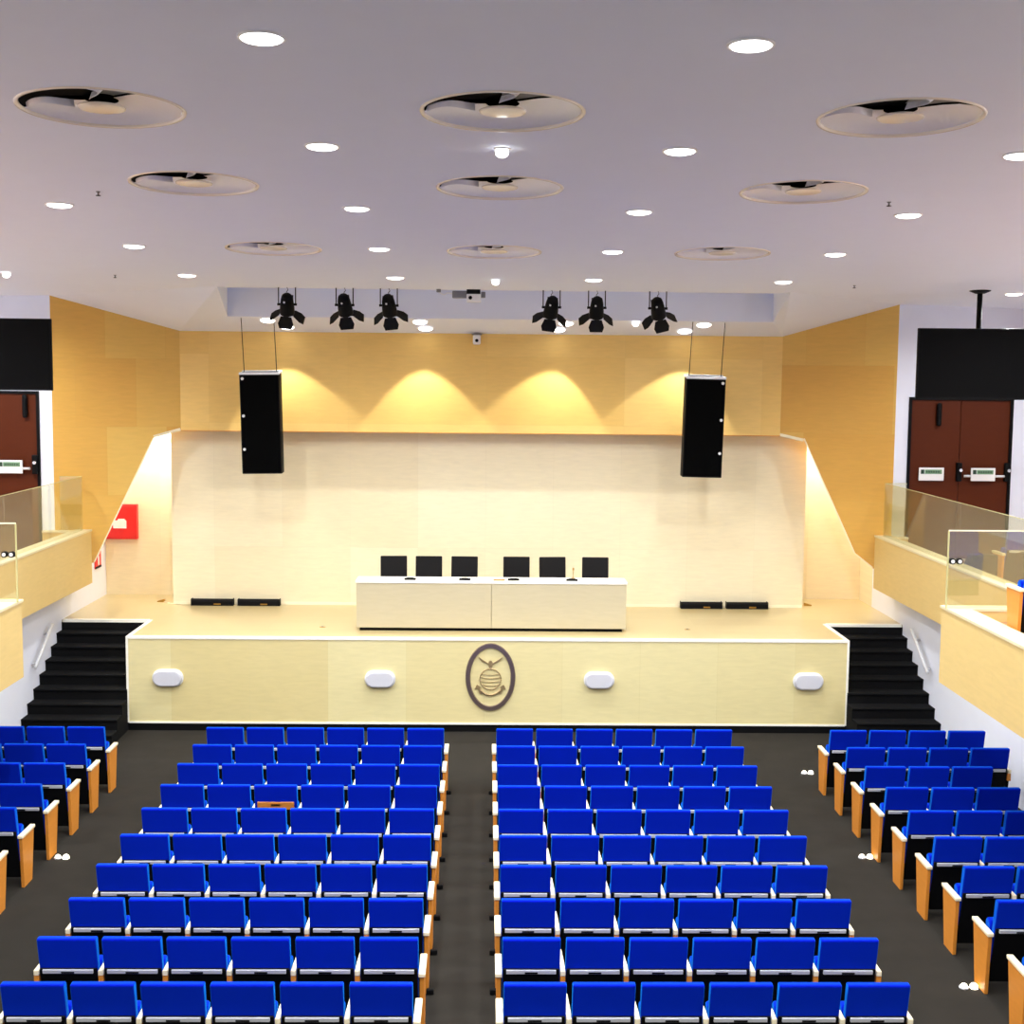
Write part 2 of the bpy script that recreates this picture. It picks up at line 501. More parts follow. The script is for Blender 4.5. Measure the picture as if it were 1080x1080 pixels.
bm = BM(); box(bm, SXL, SXR, STAGE_Y + 0.005, STAGE_Y + 0.05, 0, 0.13); struct('trim_5', bm, 'black')
# skirting of the back wall
bm = BM(); box(bm, -5.72, 5.88, LOW_Y - 0.012, LOW_Y, STAGE_Z, STAGE_Z + 0.05); struct('baseboard_stage', bm, 'wood_pale')

def stairs(name, x0, x1):
    bm = BM()
    for k in range(1, 9):            # k = 1 is the top step, one riser under the deck
        z1 = STAGE_Z - 0.17 * k
        y0 = 22.96 - 0.305 * k
        y1 = 22.96
        box(bm, x0, x1, y0, y0 + 0.305 if k > 1 else y1, 0, z1 - 0.035)
        box(bm, x0, x1, y0 - 0.025, y0 + 0.305 if k > 1 else y1, z1 - 0.035, z1, 0.012, 2)
    box(bm, x0, x1, 22.935, 22.96, 0, STAGE_Z - 0.04)
    o = obj(name, bm, 'stair')
    o['kind'] = 'structure'
    return o
stairs('stairs_left', -7.238, SXL - 0.003)
stairs('stairs_right', SXR + 0.003, 7.238)

def rail(x, s, label):
    r = thing('handrail', label, 'handrail', (x, 21.69, 1.33))
    bm = BM(); tube(bm, [(0, -0.45, -0.27), (0, 0.45, 0.27)], 0.024, 12); obj('rail', bm, 'silver', r)
    for t in (-0.3, 0.3):
        bm = BM(); tube(bm, [(0, t, t * 0.6), (0, t, t * 0.6 - 0.05), (s * 0.10, t, t * 0.6 - 0.06)], 0.012, 8); obj('bracket', bm, 'silver', r)
rail(7.135, 1, 'short metal handrail on the white wall beside the right stage stairs')
rail(-7.135, -1, 'short metal handrail on the white wall beside the left stage stairs')

# oval bulkhead lights on the stage front
ol = None
for i, (x, lab) in enumerate(((-5.09, 'white oval wall light on stage front, nearest the left stairs'),
                              (-1.68, 'white oval wall light on stage front, just left of the emblem'),
                              (1.86, 'white oval wall light on stage front, just right of the emblem'),
                              (5.26, 'white oval wall light on stage front, nearest the right stairs'))):
    if ol is None:
        ol = thing('wall_light', lab, 'wall light', (x, STAGE_Y, 0.865), group='oval lights on the stage front')
        def pill(w, h, n=14):
            r = h / 2
            p = [(w / 2 - r + r * math.cos(a), r * math.sin(a)) for a in [-PI / 2 + PI * k / n for k in range(n + 1)]]
            return p + [(-x_, -z_) for x_, z_ in p]
        bm = BM(); prism(bm, pill(0.50, 0.285), -0.02, -0.001, 'y'); obj('base', bm, 'white_plastic', ol)
        bm = BM(); prism(bm, pill(0.47, 0.265), -0.085, -0.018, 'y', 0.03, 4); obj('diffuser', bm, 'opal', ol)
    else:
        copy_tree(ol, (x, STAGE_Y, 0.865), lab)

# emblem: oval ring, bird with raised wings over a banded globe, ribbon below
em = thing('emblem', 'large oval metal emblem with bird and globe centred on the stage front', 'emblem', (0.10, STAGE_Y, 0.905))
bm = BM()
n = 72
def ell(a, b, y):
    return [bm.verts.new((a * math.cos(2 * PI * k / n), y, b * math.sin(2 * PI * k / n))) for k in range(n)]
r0, r1, r2, r3 = ell(0.405, 0.555, -0.001), ell(0.395, 0.545, -0.03), ell(0.335, 0.485, -0.03), ell(0.325, 0.475, -0.001)
for a, b in ((r0, r1), (r1, r2), (r2, r3)):
    for k in range(n):
        f = bm.faces.new((a[k], a[(k + 1) % n], b[(k + 1) % n], b[k]))
obj('oval_ring', bm, 'emblem', em)
bm = BM()
def arc(cx, cz, rx, rz, a0, a1, m=24):
    return [(cx + rx * math.cos(R(a0 + (a1 - a0) * k / m)), -0.019, cz + rz * math.sin(R(a0 + (a1 - a0) * k / m))) for k in range(m + 1)]
tube(bm, arc(0, -0.03, 0.17, 0.17, 0, 360, 40), 0.009, 6)
for dz in (-0.09, -0.03, 0.03, 0.085):
    hw = math.sqrt(0.17 ** 2 - dz ** 2)
    tube(bm, [(-hw + 2 * hw * k / 10, -0.019, -0.03 + dz - 0.02 * math.sin(PI * k / 10)) for k in range(11)], 0.006, 6)
obj('globe', bm, 'emblem_light', em)
bm = BM()
prism(bm, [(-0.02, 0.14), (0.02, 0.14), (0.035, 0.24), (0.015, 0.275), (-0.015, 0.275), (-0.035, 0.24)], -0.02, -0.001, 'y', 0.004, 1)
for s in (-1, 1):
    prism(bm, [(s * 0.02, 0.215), (s * 0.06, 0.245), (s * 0.11, 0.275), (s * 0.19, 0.33), (s * 0.165, 0.285), (s * 0.11, 0.245), (s * 0.06, 0.222), (s * 0.02, 0.195)], -0.018, -0.001, 'y')
obj('bird', bm, 'emblem_light', em)
bm = BM()
b = arc(0, -0.10, 0.19, 0.19, 215, 325, 20)
tube(bm, b, 0.017, 6)
for s in (-1, 1):
    prism(bm, [(s * 0.13, -0.275), (s * 0.175, -0.275), (s * 0.205, -0.19), (s * 0.255, -0.20), (s * 0.215, -0.12), (s * 0.155, -0.165), (s * 0.172, -0.185)], -0.02, -0.001, 'y')
obj('ribbon', bm, 'emblem_light', em)

# ------------------------------------------------------------------ things on the stage
dk = thing('conference_desk', 'long pale wood conference desk at the centre of the stage', 'desk', (0.11, 22.1, STAGE_Z))
bm = BM(); box(bm, -2.235, -0.003, 0, 0.03, 0.055, 0.80, 0.003, 1); obj('front_panel', bm, 'wood_desk', dk)
bm = BM(); box(bm, 0.003, 2.235, 0, 0.03, 0.055, 0.80, 0.003, 1); obj('front_panel', bm, 'wood_desk', dk)
bm = BM(); box(bm, -2.25, 2.25, -0.01, 0.52, 0.80, 0.835, 0.004, 1); obj('worktop', bm, 'white_trim', dk)
for s in (-1, 1):
    bm = BM(); box(bm, s * 2.235, s * 2.20, 0.03, 0.50, 0.055, 0.80); obj('side_panel', bm, 'wood_desk', dk)
bm = BM(); box(bm, -0.02, 0.02, 0.03, 0.48, 0.055, 0.80); obj('middle_support', bm, 'wood_desk', dk)
bm = BM(); box(bm, -2.18, 2.18, 0.045, 0.42, 0.0, 0.055); obj('plinth', bm, 'black', dk)

CH = [(-1.58, 4, 'first'), (-0.98, 1, 'second'), (-0.37, -2, 'third'), (0.55, 0, 'fourth'), (1.205, 5, 'fifth'), (1.925, -2, 'sixth')]
c0 = None
for x, yaw, od in CH:
    lab = 'black leather chair behind the stage desk, %s from the left' % od
    loc = (x, 23.2, STAGE_Z); rot = (0, 0, R(yaw))
    if c0 is None:
        c0 = thing('conference_chair', lab, 'chair', loc, rot, 'black chairs behind the stage desk')
        bm = BM(); prism(bm, [(0.19, 0.56), (0.25, 0.56), (0.33, 1.06), (0.27, 1.08)], -0.232, 0.232, 'x', 0.015, 2)
        obj('backrest', bm, 'leather', c0)
        bm = BM(); box(bm, -0.23, 0.23, -0.24, 0.24, 0.41, 0.48, 0.02, 2); obj('seat', bm, 'leather', c0)
        bm = BM(); prism(bm, [(0.20, 0.40), (0.24, 0.40), (0.28, 0.62), (0.25, 0.62)], -0.16, 0.16, 'x'); obj('back_bracket', bm, 'black', c0)
        for s in (-1, 1):
            for t in (-1, 1):
                bm = BM(); tube(bm, [(s * 0.19, t * 0.19, 0.42), (s * 0.22, t * 0.22, 0.0)], [0.016, 0.012], 8); obj('leg', bm, 'chrome', c0)
    else:
        copy_tree(c0, loc, lab, rot=rot)

DT = STAGE_Z + 0.835
p0 = None
for x, y, mat, lab in ((-1.245, 22.27, 'black', 'flat black pad lying on the desk before the second chair'),
                       (-0.335, 22.27, 'black', 'flat black pad lying on the desk before the third chair'),
                       (0.475, 22.27, 'black', 'flat black pad lying on the desk before the fourth chair'),
                       (1.45, 22.27, 'black', 'flat black pad lying on the desk before the fifth chair')):
    bm = BM(); box(bm, -0.095, 0.095, -0.045, 0.045, 0, 0.028, 0.006, 2)
    prism(bm, [(-0.06, -0.03), (0.06, -0.03), (0.05, 0.03), (-0.05, 0.03)], 0.028, 0.036, 'z')
    tag(obj('desk_pad', bm, mat, loc=(x, y, DT), rot=(0, 0, R(random.uniform(-6, 6)))), lab, 'desk pad', 'black pads on the desk')
bm = BM(); box(bm, -0.095, 0.095, -0.04, 0.04, 0, 0.018, 0.004, 2); box(bm, -0.08, 0.08, -0.03, 0.03, 0.018, 0.021)
tag(obj('notepad', bm, 'brass', loc=(0.235, 22.25, DT), rot=(0, 0, R(4))), 'flat tan notepad lying near the middle of the stage desk', 'notepad')
mc = thing('desk_microphone', 'slim gooseneck microphone standing on the desk right of the fifth chair', 'microphone', (1.48, 22.45, DT))
bm = BM(); lathe(bm, [(0, 0), (0.04, 0), (0.04, 0.015), (0.012, 0.025), (0, 0.025)], 18); obj('base', bm, 'brass', mc)
bm = BM(); tube(bm, [(0, 0, 0.02), (0, -0.005, 0.1), (0, -0.02, 0.16)], 0.006, 8); obj('gooseneck', bm, 'brass', mc)
bm = BM(); tube(bm, [(0, -0.018, 0.15), (0, -0.022, 0.165), (0, -0.03, 0.19), (0, -0.034, 0.2)], [0.009, 0.016, 0.016, 0.006], 10); obj('capsule', bm, 'brass', mc)

f0 = None
for x, lab in ((-4.985, 'long low black light bar on stage floor, far left one'), (-4.135, 'long low black light bar on stage floor, second from the left'),
               (3.99, 'long low black light bar on stage floor, second from the right'), (4.835, 'long low black light bar on stage floor, far right one')):
    loc = (x, 24.54, STAGE_Z)
    if f0 is None:
        f0 = thing('floor_light_bar', lab, 'light bar', loc, group='black light bars on the stage floor')
        bm = BM(); prism(bm, [(-0.07, 0.0), (0.07, 0.0), (0.07, 0.11), (-0.02, 0.12), (-0.07, 0.085)], -0.372, 0.372, 'x', 0.006, 1); obj('housing', bm, 'black', f0)
        bm = BM(); prism(bm, [(-0.062, 0.094), (-0.022, 0.122), (-0.026, 0.126), (-0.066, 0.098)], -0.345, 0.345, 'x'); obj('front_strip', bm, 'leather', f0)
        for s in (-1, 1):
            bm = BM(); box(bm, s * 0.372, s * 0.384, -0.075, 0.075, 0, 0.125, 0.003, 1); obj('end_cap', bm, 'black_matt', f0)
        bm = BM(); box(bm, 0.03, 0.16, -0.078, -0.069, 0.018, 0.045, 0.004, 1); obj('nameplate', bm, 'brass', f0)
    else:
        copy_tree(f0, loc, lab)
bm = BM(); tube(bm, [(-5.41, 24.54, STAGE_Z + 0.02), (-5.55, 24.56, STAGE_Z + 0.012), (-5.78, 24.62, STAGE_Z + 0.012), (-5.93, 24.8, STAGE_Z + 0.012)], 0.01, 8)
tag(obj('cable', bm, 'wood_pale'), 'thin pale cable along the stage floor left of the far left light bar', 'cable')
for x, y, s, lab in ((-6.0, 24.86, 1, 'small brown wedge on the stage floor by the left wing opening'), (6.05, 24.9, -1, 'small brown wedge on the stage floor by the right wing opening')):
    bm = BM(); prism(bm, [(-0.07, 0), (0.07, 0), (0.07, 0.02), (-0.07, 0.06)] if s < 0 else [(-0.07, 0), (0.07, 0), (0.07, 0.06), (-0.07, 0.02)], -0.03, 0.03, 'y', 0.004, 1)
    tag(obj('door_wedge', bm, 'brass', loc=(x, y, STAGE_Z)), lab, 'wedge', 'wedges on the stage floor')
for x, y, lab in ((-2.72, 22.42, 'small round floor socket in the stage left of the desk'), (3.42, 22.4, 'small round floor socket in the stage right of the desk')):
    k = thing('floor_socket', lab, 'floor socket', (x, y, STAGE_Z), group='sockets in the stage floor')
    bm = BM(); lathe(bm, [(0, 0.006), (0.045, 0.006), (0.055, 0.0)], 20); obj('cover', bm, 'brass', k)
    bm = BM(); box(bm, -0.02, 0.02, -0.01, 0.01, 0.006, 0.012, 0.002, 1); obj('latch', bm, 'grey', k)

# hose cabinet and extinguisher sign in the left wing
h = thing('hose_cabinet', 'red fire hose cabinet with white symbol on the left wing wall', 'fire cabinet', (-6.95, WING_Y, 2.94))
bm = BM(); box(bm, -0.34, 0.34, -0.14, -0.001, -0.33, 0.33, 0.008, 2); obj('cabinet_body', bm, 'red', h)
bm = BM(); box(bm, -0.31, 0.31, -0.152, -0.14, -0.30, 0.30, 0.006, 1); dd = obj('cabinet_door', bm, 'red', h)
bm = BM(); prism(bm, [(-0.10, -0.12), (0.15, -0.12), (0.15, 0.02), (0.11, 0.06), (0.0, 0.06), (-0.02, 0.03), (-0.10, 0.03)], -0.158, -0.152, 'y'); obj('hose_symbol', bm, 'white_plastic', dd)
e = thing('fire_sign', 'small red fire extinguisher sign on the white wall of the left wing', 'sign', (-7.24, 25.12, 2.27))
bm = BM(); box(bm, 0.001, 0.02, -0.19, 0.19, -0.15, 0.15, 0.003, 1); pl = obj('sign_plate', bm, 'red', e)
bm = BM(); prism(bm, [(-0.02, -0.10), (0.06, -0.10), (0.06, 0.04), (0.02, 0.09), (0.10, 0.12), (0.10, 0.135), (-0.02, 0.09)], 0.02, 0.024, 'x'); obj('white_symbol', bm, 'white_plastic', pl)
bm = BM(); box(bm, 0.02, 0.023, -0.19, 0.19, -0.15, -0.11); obj('black_band', bm, 'black', pl)
w = thing('wall_switch', 'small switch plate on wood post beside the right balcony end', 'switch', (7.0, 23.62, 2.36))
bm = BM(); box(bm, -0.055, 0.055, -0.05, 0.02, -0.09, 0.09, 0.006, 2); obj('plate', bm, 'wood_pale', w)
bm = BM(); box(bm, -0.012, 0.02, -0.062, -0.05, -0.045, 0.02, 0.003, 1); obj('rocker', bm, 'black', w)

# ------------------------------------------------------------------ balconies: slab with kerb parapet, guard glass
def balcony(s, n):
    F = 2.6
    bm = BM()
    # parapet faces (front, step, inner front) and soffit slab as one continuous body of wood
    def bx(x0, x1, y0, y1, z0, z1):
        box(bm, min(s * x0, s * x1), max(s * x0, s * x1), y0, y1, z0, z1)
    bx(6.90, 7.16, 16.1, 23.62, 2.07, 2.985)
    bx(5.55, 7.16, 15.86, 16.1, 2.07, 2.985)
    bx(5.55, 5.81, 6.0, 15.86, 2.07, 2.985)
    bx(7.16, 7.40 if s > 0 else 7.66, 23.33, 23.45, 2.6, 2.985)
    struct('wall_parapet_' + n, bm, 'wood_parapet')
    bm = BM()
    bx(6.885, 7.175, 16.12, 23.62, 2.985, 3.015)
    bx(5.535, 7.175, 15.85, 16.12, 2.985, 3.015)
    bx(5.535, 5.825, 6.0, 15.85, 2.985, 3.015)
    bx(7.175, 7.40 if s > 0 else 7.66, 23.30, 23.46, 2.985, 3.015)
    struct('trim_parapet_' + n, bm, 'wood_cap')
    bm = BM()
    bx(7.16, 9.6, 17.0, 23.57 if s > 0 else 23.46, 2.3, F)
    bx(7.16, 9.6, 15.86, 17.0, 2.3, F + 0.26)
    bx(5.81, 9.6, 6.0, 15.86, 2.3, F + 0.26)
    bx(5.60, 7.24, 6.0, 15.86, 2.08, 2.3)
    bx(6.95, 7.3, 15.86, 23.6, 2.1, 2.3)
    struct('floor_balcony_' + n, bm, 'balcony_floor')
    # guard glass
    side = 'left' if s < 0 else 'right'
    g = thing('glass_guard', 'long glass guard along the %s balcony edge beside the stage wall' % side, 'glass guard', (s * 7.0, 20, 3.015), group='balcony glass guards')
    def pane(par, nm, x0, x1, y0, y1, z1=0.93):
        b2 = BM(); box(b2, min(x0, x1), max(x0, x1), y0, y1, 0, z1); return obj(nm, b2, 'glass', par)
    pane(g, 'glass_pane', -s * 0.006, s * 0.006, -3.88, -0.34); pane(g, 'glass_pane', -s * 0.006, s * 0.006, -0.33, 3.46)
    pane(g, 'glass_pane', s * 0.01, s * 0.38, 3.45, 3.462)
    b2 = BM(); box(b2, -0.008, 0.008, -3.88, 3.46, 0.93, 0.938); obj('top_edge', b2, 'glass_edge', g)
    b2 = BM(); box(b2, min(s * 0.01, s * 0.38), max(s * 0.01, s * 0.38), 3.445, 3.467, 0.93, 0.938); obj('top_edge', b2, 'glass_edge', g)
    g2 = thing('glass_guard', 'glass guard facing the audience across the step of the %s balcony' % side, 'glass guard', (s * 5.53, 15.9, 3.015), group='balcony glass guards')
    pane(g2, 'glass_pane', 0, s * 1.30, -0.006, 0.006)
    b2 = BM(); box(b2, min(0, s * 1.30), max(0, s * 1.30), -0.009, 0.009, 0.93, 0.945); obj('top_edge', b2, 'wood_pale', g2)
    b2 = BM(); box(b2, -0.008, 0.008, -0.009, 0.009, 0.0, 0.93); obj('end_edge', b2, 'glass_edge', g2)
    for dx in (0.05, 0.135):
        b2 = BM(); tube(b2, [(s * dx, -0.035, 0.57), (s * dx, 0.035, 0.57)], 0.036, 16); k = obj('clamp', b2, 'black', g2)
        b2 = BM(); tube(b2, [(s * dx, -0.041, 0.57), (s * dx, -0.034, 0.57)], 0.022, 16); obj('clamp_stud', b2, 'white_plastic', k)
balcony(1, 'right')
balcony(-1, 'left')

# ------------------------------------------------------------------ auditorium seats
def rprofile(bm, pts, x0, x1, bev, seg=2):
    prism(bm, pts, x0, x1, 'x', bev, seg)

PITCH, BW = 0.5456, 0.497
def seat_proto(name, side, panel_side=None, extra=0, strip_mat='silver', foot=True):
    """local frame: +y to the stage, origin on the floor below the rear top edge of the back.
       side = where its own armrest is (-1/+1); panel_side = wooden aisle panel; extra = second plain armrest at the row's end"""
    r = bpy.data.objects.new(name, None); r.empty_display_size = 0.1; COL.objects.link(r)
    hw = BW / 2
    bm = BM(); rprofile(bm, [(0.0, 0.935), (0.012, 0.946), (0.068, 0.946), (0.084, 0.93), (0.195, 0.30), (0.14, 0.30), (0.060, 0.668)], -hw, hw, 0.010, 3); obj('backrest', bm, 'blue', r)
    bm = BM(); rprofile(bm, [(0.044, 0.668), (0.064, 0.668), (0.175, 0.30), (0.20, 0.12), (0.165, 0.10), (0.112, 0.36)], -hw + 0.006, hw - 0.006, 0.006, 1); obj('back_shell', bm, 'black', r)
    if strip_mat == 'silver':
        bm = BM(); rprofile(bm, [(0.024, 0.662), (0.046, 0.662), (0.054, 0.628), (0.032, 0.626)], -0.213, 0.213, 0.002, 1); st = obj('label_strip', bm, strip_mat, r)
        bm = BM(); rprofile(bm, [(0.024, 0.646), (0.028, 0.646), (0.034, 0.630), (0.029, 0.630)], -0.055, 0.055, 0); obj('number_plate', bm, 'black', st)
    else:
        bm = BM(); rprofile(bm, [(0.022, 0.742), (0.052, 0.742), (0.066, 0.652), (0.038, 0.650)], -0.213, 0.213, 0.002, 1); st = obj('label_strip', bm, strip_mat, r)
        st['label'] = 'bare wooden strip'
        bm = BM(); rprofile(bm, [(0.019, 0.722), (0.03, 0.722), (0.034, 0.70), (0.023, 0.70)], -0.055, 0.055, 0); obj('number_plate', bm, 'brass', st)
    bm = BM(); rprofile(bm, [(0.205, 0.63), (0.23, 0.672), (0.30, 0.682), (0.335, 0.65), (0.315, 0.34), (0.20, 0.30)], -0.236, 0.236, 0.02, 3); obj('seat_cushion', bm, 'blue', r)
    def standard(s):
        x = s * PITCH / 2
        bm = BM(); rprofile(bm, [(0.14, 0.0), (0.37, 0.0), (0.37, 0.03), (0.30, 0.08), (0.40, 0.60), (0.08, 0.60), (0.17, 0.08), (0.14, 0.03)], x - 0.015, x + 0.015, 0); obj('support_leg', bm, 'black', r)
        bm = BM()
        prism(bm, [(x - 0.023, 0.045), (x + 0.023, 0.045), (x + 0.022, 0.20), (x + 0.012, 0.50), (x - 0.012, 0.50), (x - 0.022, 0.20)], 0.60, 0.65, 'z', 0.008, 2)
        a = obj('armrest', bm, 'wood_arm', r)
        bm = BM(); box(bm, x - 0.022, x + 0.022, 0.05, 0.10, 0.50, 0.60, 0.004, 1); obj('arm_post', bm, 'wood_panel', a)
    def panel(s):
        x = s * (PITCH / 2 + 0.005)
        bm = BM(); rprofile(bm, [(0.125, 0.0), (0.385, 0.0), (0.475, 0.575), (0.085, 0.575)], x - 0.018, x + 0.018, 0.003, 1); p = obj('end_panel', bm, 'wood_panel', r)
        bm = BM(); box(bm, x - 0.03, x + 0.03, 0.07, 0.49, 0.575, 0.612, 0.008, 2); obj('panel_cap', bm, 'wood_arm', p)
        if not foot: return
        xo = x + s * 0.05
        bm = BM(); box(bm, min(x, xo + s * 0.02), max(x, xo + s * 0.02), 0.09, 0.145, 0.0, 0.055, 0.01, 2); obj('panel_foot', bm, 'black', p)
    if panel_side == side:
        panel(side)
    else:
        standard(side)
        if panel_side: panel(panel_side)
    if extra: standard(extra)
    return r

ROW0, RSTEP = 18.017, 0.8676
protos = {}
def put_seat(key, args, loc, label, group):
    if key not in protos:
        o = seat_proto('auditorium_seat', *args)
        tag(o, label, 'seat', group)
        o.location = loc
        protos[key] = o
        return o
    return copy_tree(protos[key], loc, label, group)

for r in range(10):
    y = ROW0 - RSTEP * r
    for j in range(6):
        pl = 'aisle seat' if j == 0 else '%s seat' % ORD[j]
        lab = 'blue upholstered auditorium seat, %s row from stage, %s left of the centre aisle' % (ORD[r], pl)
        x = -0.545 - BW / 2 - PITCH * j
        g = 'blue seats left of the centre aisle'
        if j == 0: put_seat('CLa', (1, 1), (x, y, 0), lab, g)
        elif j == 5: put_seat('CLe', (1, None, -1), (x, y, 0), lab, g)
        elif r == 3 and j == 3:
            put_seat('CLw', (1, None, 0, 'wood_panel'), (x, y, 0), 'blue auditorium seat with a bare wooden strip behind, fourth row, left of centre aisle', g)
        else: put_seat('CL', (1,), (x, y, 0), lab, g)
        lab = lab.replace('left of', 'right of')
        x = 0.173 + BW / 2 + PITCH * j
        g = 'blue seats right of the centre aisle'
        if j == 0: put_seat('CRa', (-1, -1), (x, y, 0), lab, g)
        elif j == 5: put_seat('CRe', (-1, None, 1), (x, y, 0), lab, g)
        else: put_seat('CR', (-1,), (x, y, 0), lab, g)
for r, n in enumerate((4, 4, 3, 3, 3, 3, 2, 2, 1)):
    y = ROW0 - RSTEP * r
    for j in range(n):
        lab = 'blue auditorium seat by the right wall, %s row from stage, %s from the right aisle' % (ORD[r], ORD[j])
        x = 4.757 + BW / 2 + PITCH * j
        g = 'blue seats beyond the right aisle'
        if j == 0: put_seat('Ra', (-1, -1, 0, 'silver', False), (x, y, 0), lab, g)
        elif r < 2 and j == 3: put_seat('Re', (-1, None, 1), (x, y, 0), lab, g)
        else: put_seat('R', (-1,), (x, y, 0), lab, g)
for r, n in enumerate((3, 3, 2, 2, 1, 1)):
    y = ROW0 - RSTEP * r
    for j in range(n):
        lab = 'blue auditorium seat by the left wall, %s row from stage, %s from the left aisle' % (ORD[r], ORD[j])
        x = -5.154 - BW / 2 - PITCH * j
        g = 'blue seats beyond the left aisle'
        if j == 0: put_seat('La', (1, 1, 0, 'silver', False), (x, y, 0), lab, g)
        else: put_seat('L', (1,), (x, y, 0), lab, g)
put_seat('Ra', (), (5.88 + PITCH / 2, 14.42, 2.86), 'blue seat with gold wooden end panel on the right balcony, nearest the viewer', 'seats on the right balcony')
put_seat('Ra', (), (7.66 + PITCH / 2, 19.55, 2.6), 'blue seat with wooden end panel on the right balcony, behind two glass guards', 'seats on the right balcony')
bb = thing('floor_monitor', 'low black box on the right balcony floor behind the glass', 'speaker box', (7.47, 20.0, 2.6))
bm = BM(); prism(bm, [(-0.2, 0), (0.2, 0), (0.2, 0.38), (0.0, 0.56), (-0.2, 0.56)], -0.21, 0.21, 'x', 0.01, 1); obj('cabinet', bm, 'black', bb)
bm = BM(); prism(bm, [(0.02, 0.545), (0.19, 0.392), (0.197, 0.40), (0.03, 0.555)], -0.18, 0.18, 'x'); obj('grille', bm, 'grille', bb)

# small floor lights at the feet of aisle panels
al = None
for x, y, z, lab in ((-5.03, 15.60, 0, 'small white floor light in the left aisle beside the fourth-row end panel'),
                  (4.69, 19.19, 0, 'small white floor light on the carpet in front of the right seat block'),
                  (4.565, 15.69, 0, 'small white floor light in the right aisle beside the fourth-row end panel'),
                  (4.565, 12.20, 0, 'small white floor light in the right aisle beside the eighth-row end panel')):
    if al is None:
        al = thing('aisle_light', lab, 'floor light', (x, y, z), group='small lights on the aisle floor')
        bm = BM(); lathe(bm, [(0, 0), (0.045, 0), (0.045, 0.012), (0.036, 0.018), (0, 0.018)], 16); obj('base', bm, 'white_plastic', al)
        bm = BM(); lathe(bm, [(0.033, 0.018), (0.031, 0.03), (0.018, 0.043), (0, 0.047)], 16); obj('lens', bm, 'led', al)
        bm = BM(); lathe(bm, [(0, 0), (0.04, 0), (0.036, 0.03), (0.02, 0.045), (0, 0.05)], 14); obj('lens', bm, 'led', al, loc=(0.095, 0.0, 0.0))
        bm = BM(); box(bm, 0.0, 0.095, -0.012, 0.012, 0.0, 0.012, 0.003, 1); obj('link_bar', bm, 'white_plastic', al)
    else:
        copy_tree(al, (x, y, z), lab)

# ------------------------------------------------------------------ ceiling fittings
# air diffusers
d0 = None
DL = ['left', 'middle', 'right']; DD = ['nearest', 'second', 'farthest']
for i, (x, y) in enumerate(DIFF):
    lab = 'round white swirl air diffuser in the ceiling, %s row, %s one' % (DD[i // 3], DL[i % 3])
    loc = (x, y, ceil_z(y)); rot = (-CT, 0, 0)
    if d0 is None:
        d0 = thing('air_diffuser', lab, 'air vent', loc, rot, 'round air diffusers in the ceiling')
        bm = BM(); lathe(bm, [(DR + 0.012, 0.0), (DR + 0.008, -0.010), (DR - 0.012, -0.009), (DR - 0.022, 0.008), (DR - 0.012, 0.02)], 56); obj('rim', bm, 'cream', d0)
        prof = [(DR - 0.018, 0.008), (0.51, 0.030), (0.42, 0.052), (0.30, 0.060), (0.12, 0.060)]
        bm = BM(); lathe(bm, prof, 54, R(-32), R(176)); obj('dish', bm, 'diff_metal', d0)
        bm = BM(); lathe(bm, [(r_, z_ + 0.03 * (r_ < 0.55)) for r_, z_ in prof], 26, R(176), R(268)); obj('air_slot', bm, 'diff_dark', d0)
        bm = BM(); lathe(bm, [(r_, z_ + 0.015 * (r_ < 0.55)) for r_, z_ in prof], 16, R(268), R(328)); obj('baffle', bm, 'diff_mid', d0)
        bm = BM(); lathe(bm, [(0.0, -0.006), (0.15, -0.006), (0.168, -0.002), (0.17, 0.006), (0.16, 0.01), (0, 0.012)], 40); obj('centre_disc', bm, 'cream', d0)
        bm = BM(); lathe(bm, [(0, 0.13), (DR - 0.03, 0.13), (DR - 0.012, 0.11), (DR - 0.012, 0.02)], 48); obj('plenum', bm, 'diff_dark', d0)
        for a in (172, 262):
            bm = BM()
            N = 10
            tp, bt = [], []
            for q in range(N + 1):
                t = q / N
                rr = 0.20 + (DR - 0.03 - 0.20) * t
                an = R(a + 26 * math.sin(PI * t) * 0.8)
                bt.append(bm.verts.new((rr * math.cos(an), rr * math.sin(an), 0.012)))
                tp.append(bm.verts.new((rr * math.cos(an + 0.10), rr * math.sin(an + 0.10), 0.062 - 0.03 * t)))
            for q in range(N):
                bm.faces.new((bt[q], bt[q + 1], tp[q + 1], tp[q]))
            o = obj('vane', bm, 'diff_metal', d0)
            sm = o.modifiers.new('s', 'SOLIDIFY'); sm.thickness = 0.004
    else:
        copy_tree(d0, loc, lab, rot=rot)

# recessed downlights
KEY = 440.0
l0 = None
def downlight(loc, lab, rot=(-CT, 0, 0), grp='round recessed ceiling downlights'):
    global l0
    if l0 is None:
        l0 = thing('ceiling_downlight', lab, 'ceiling light', loc, rot, grp)
        bm = BM(); lathe(bm, [(0.145, 0.0), (0.143, -0.010), (0.127, -0.012), (0.123, -0.004)], 40); obj('trim_ring', bm, 'white_plastic', l0)
        bm = BM(); lathe(bm, [(0.125, -0.005), (0.115, -0.018), (0.075, -0.028), (0, -0.033)], 40); obj('lens', bm, 'lens', l0)
    else:
        copy_tree(l0, loc, lab, grp, rot)
LX = [(-4.355, 'outer left'), (-1.34, 'inner left'), (1.55, 'inner right'), (4.325, 'outer right')]
LY = [8.2, 11.13, 14.04, 16.95, 19.89]
DEP = ['nearest the viewer', 'second from the viewer', 'middle of five', 'fourth from the viewer', 'closest to the stage']
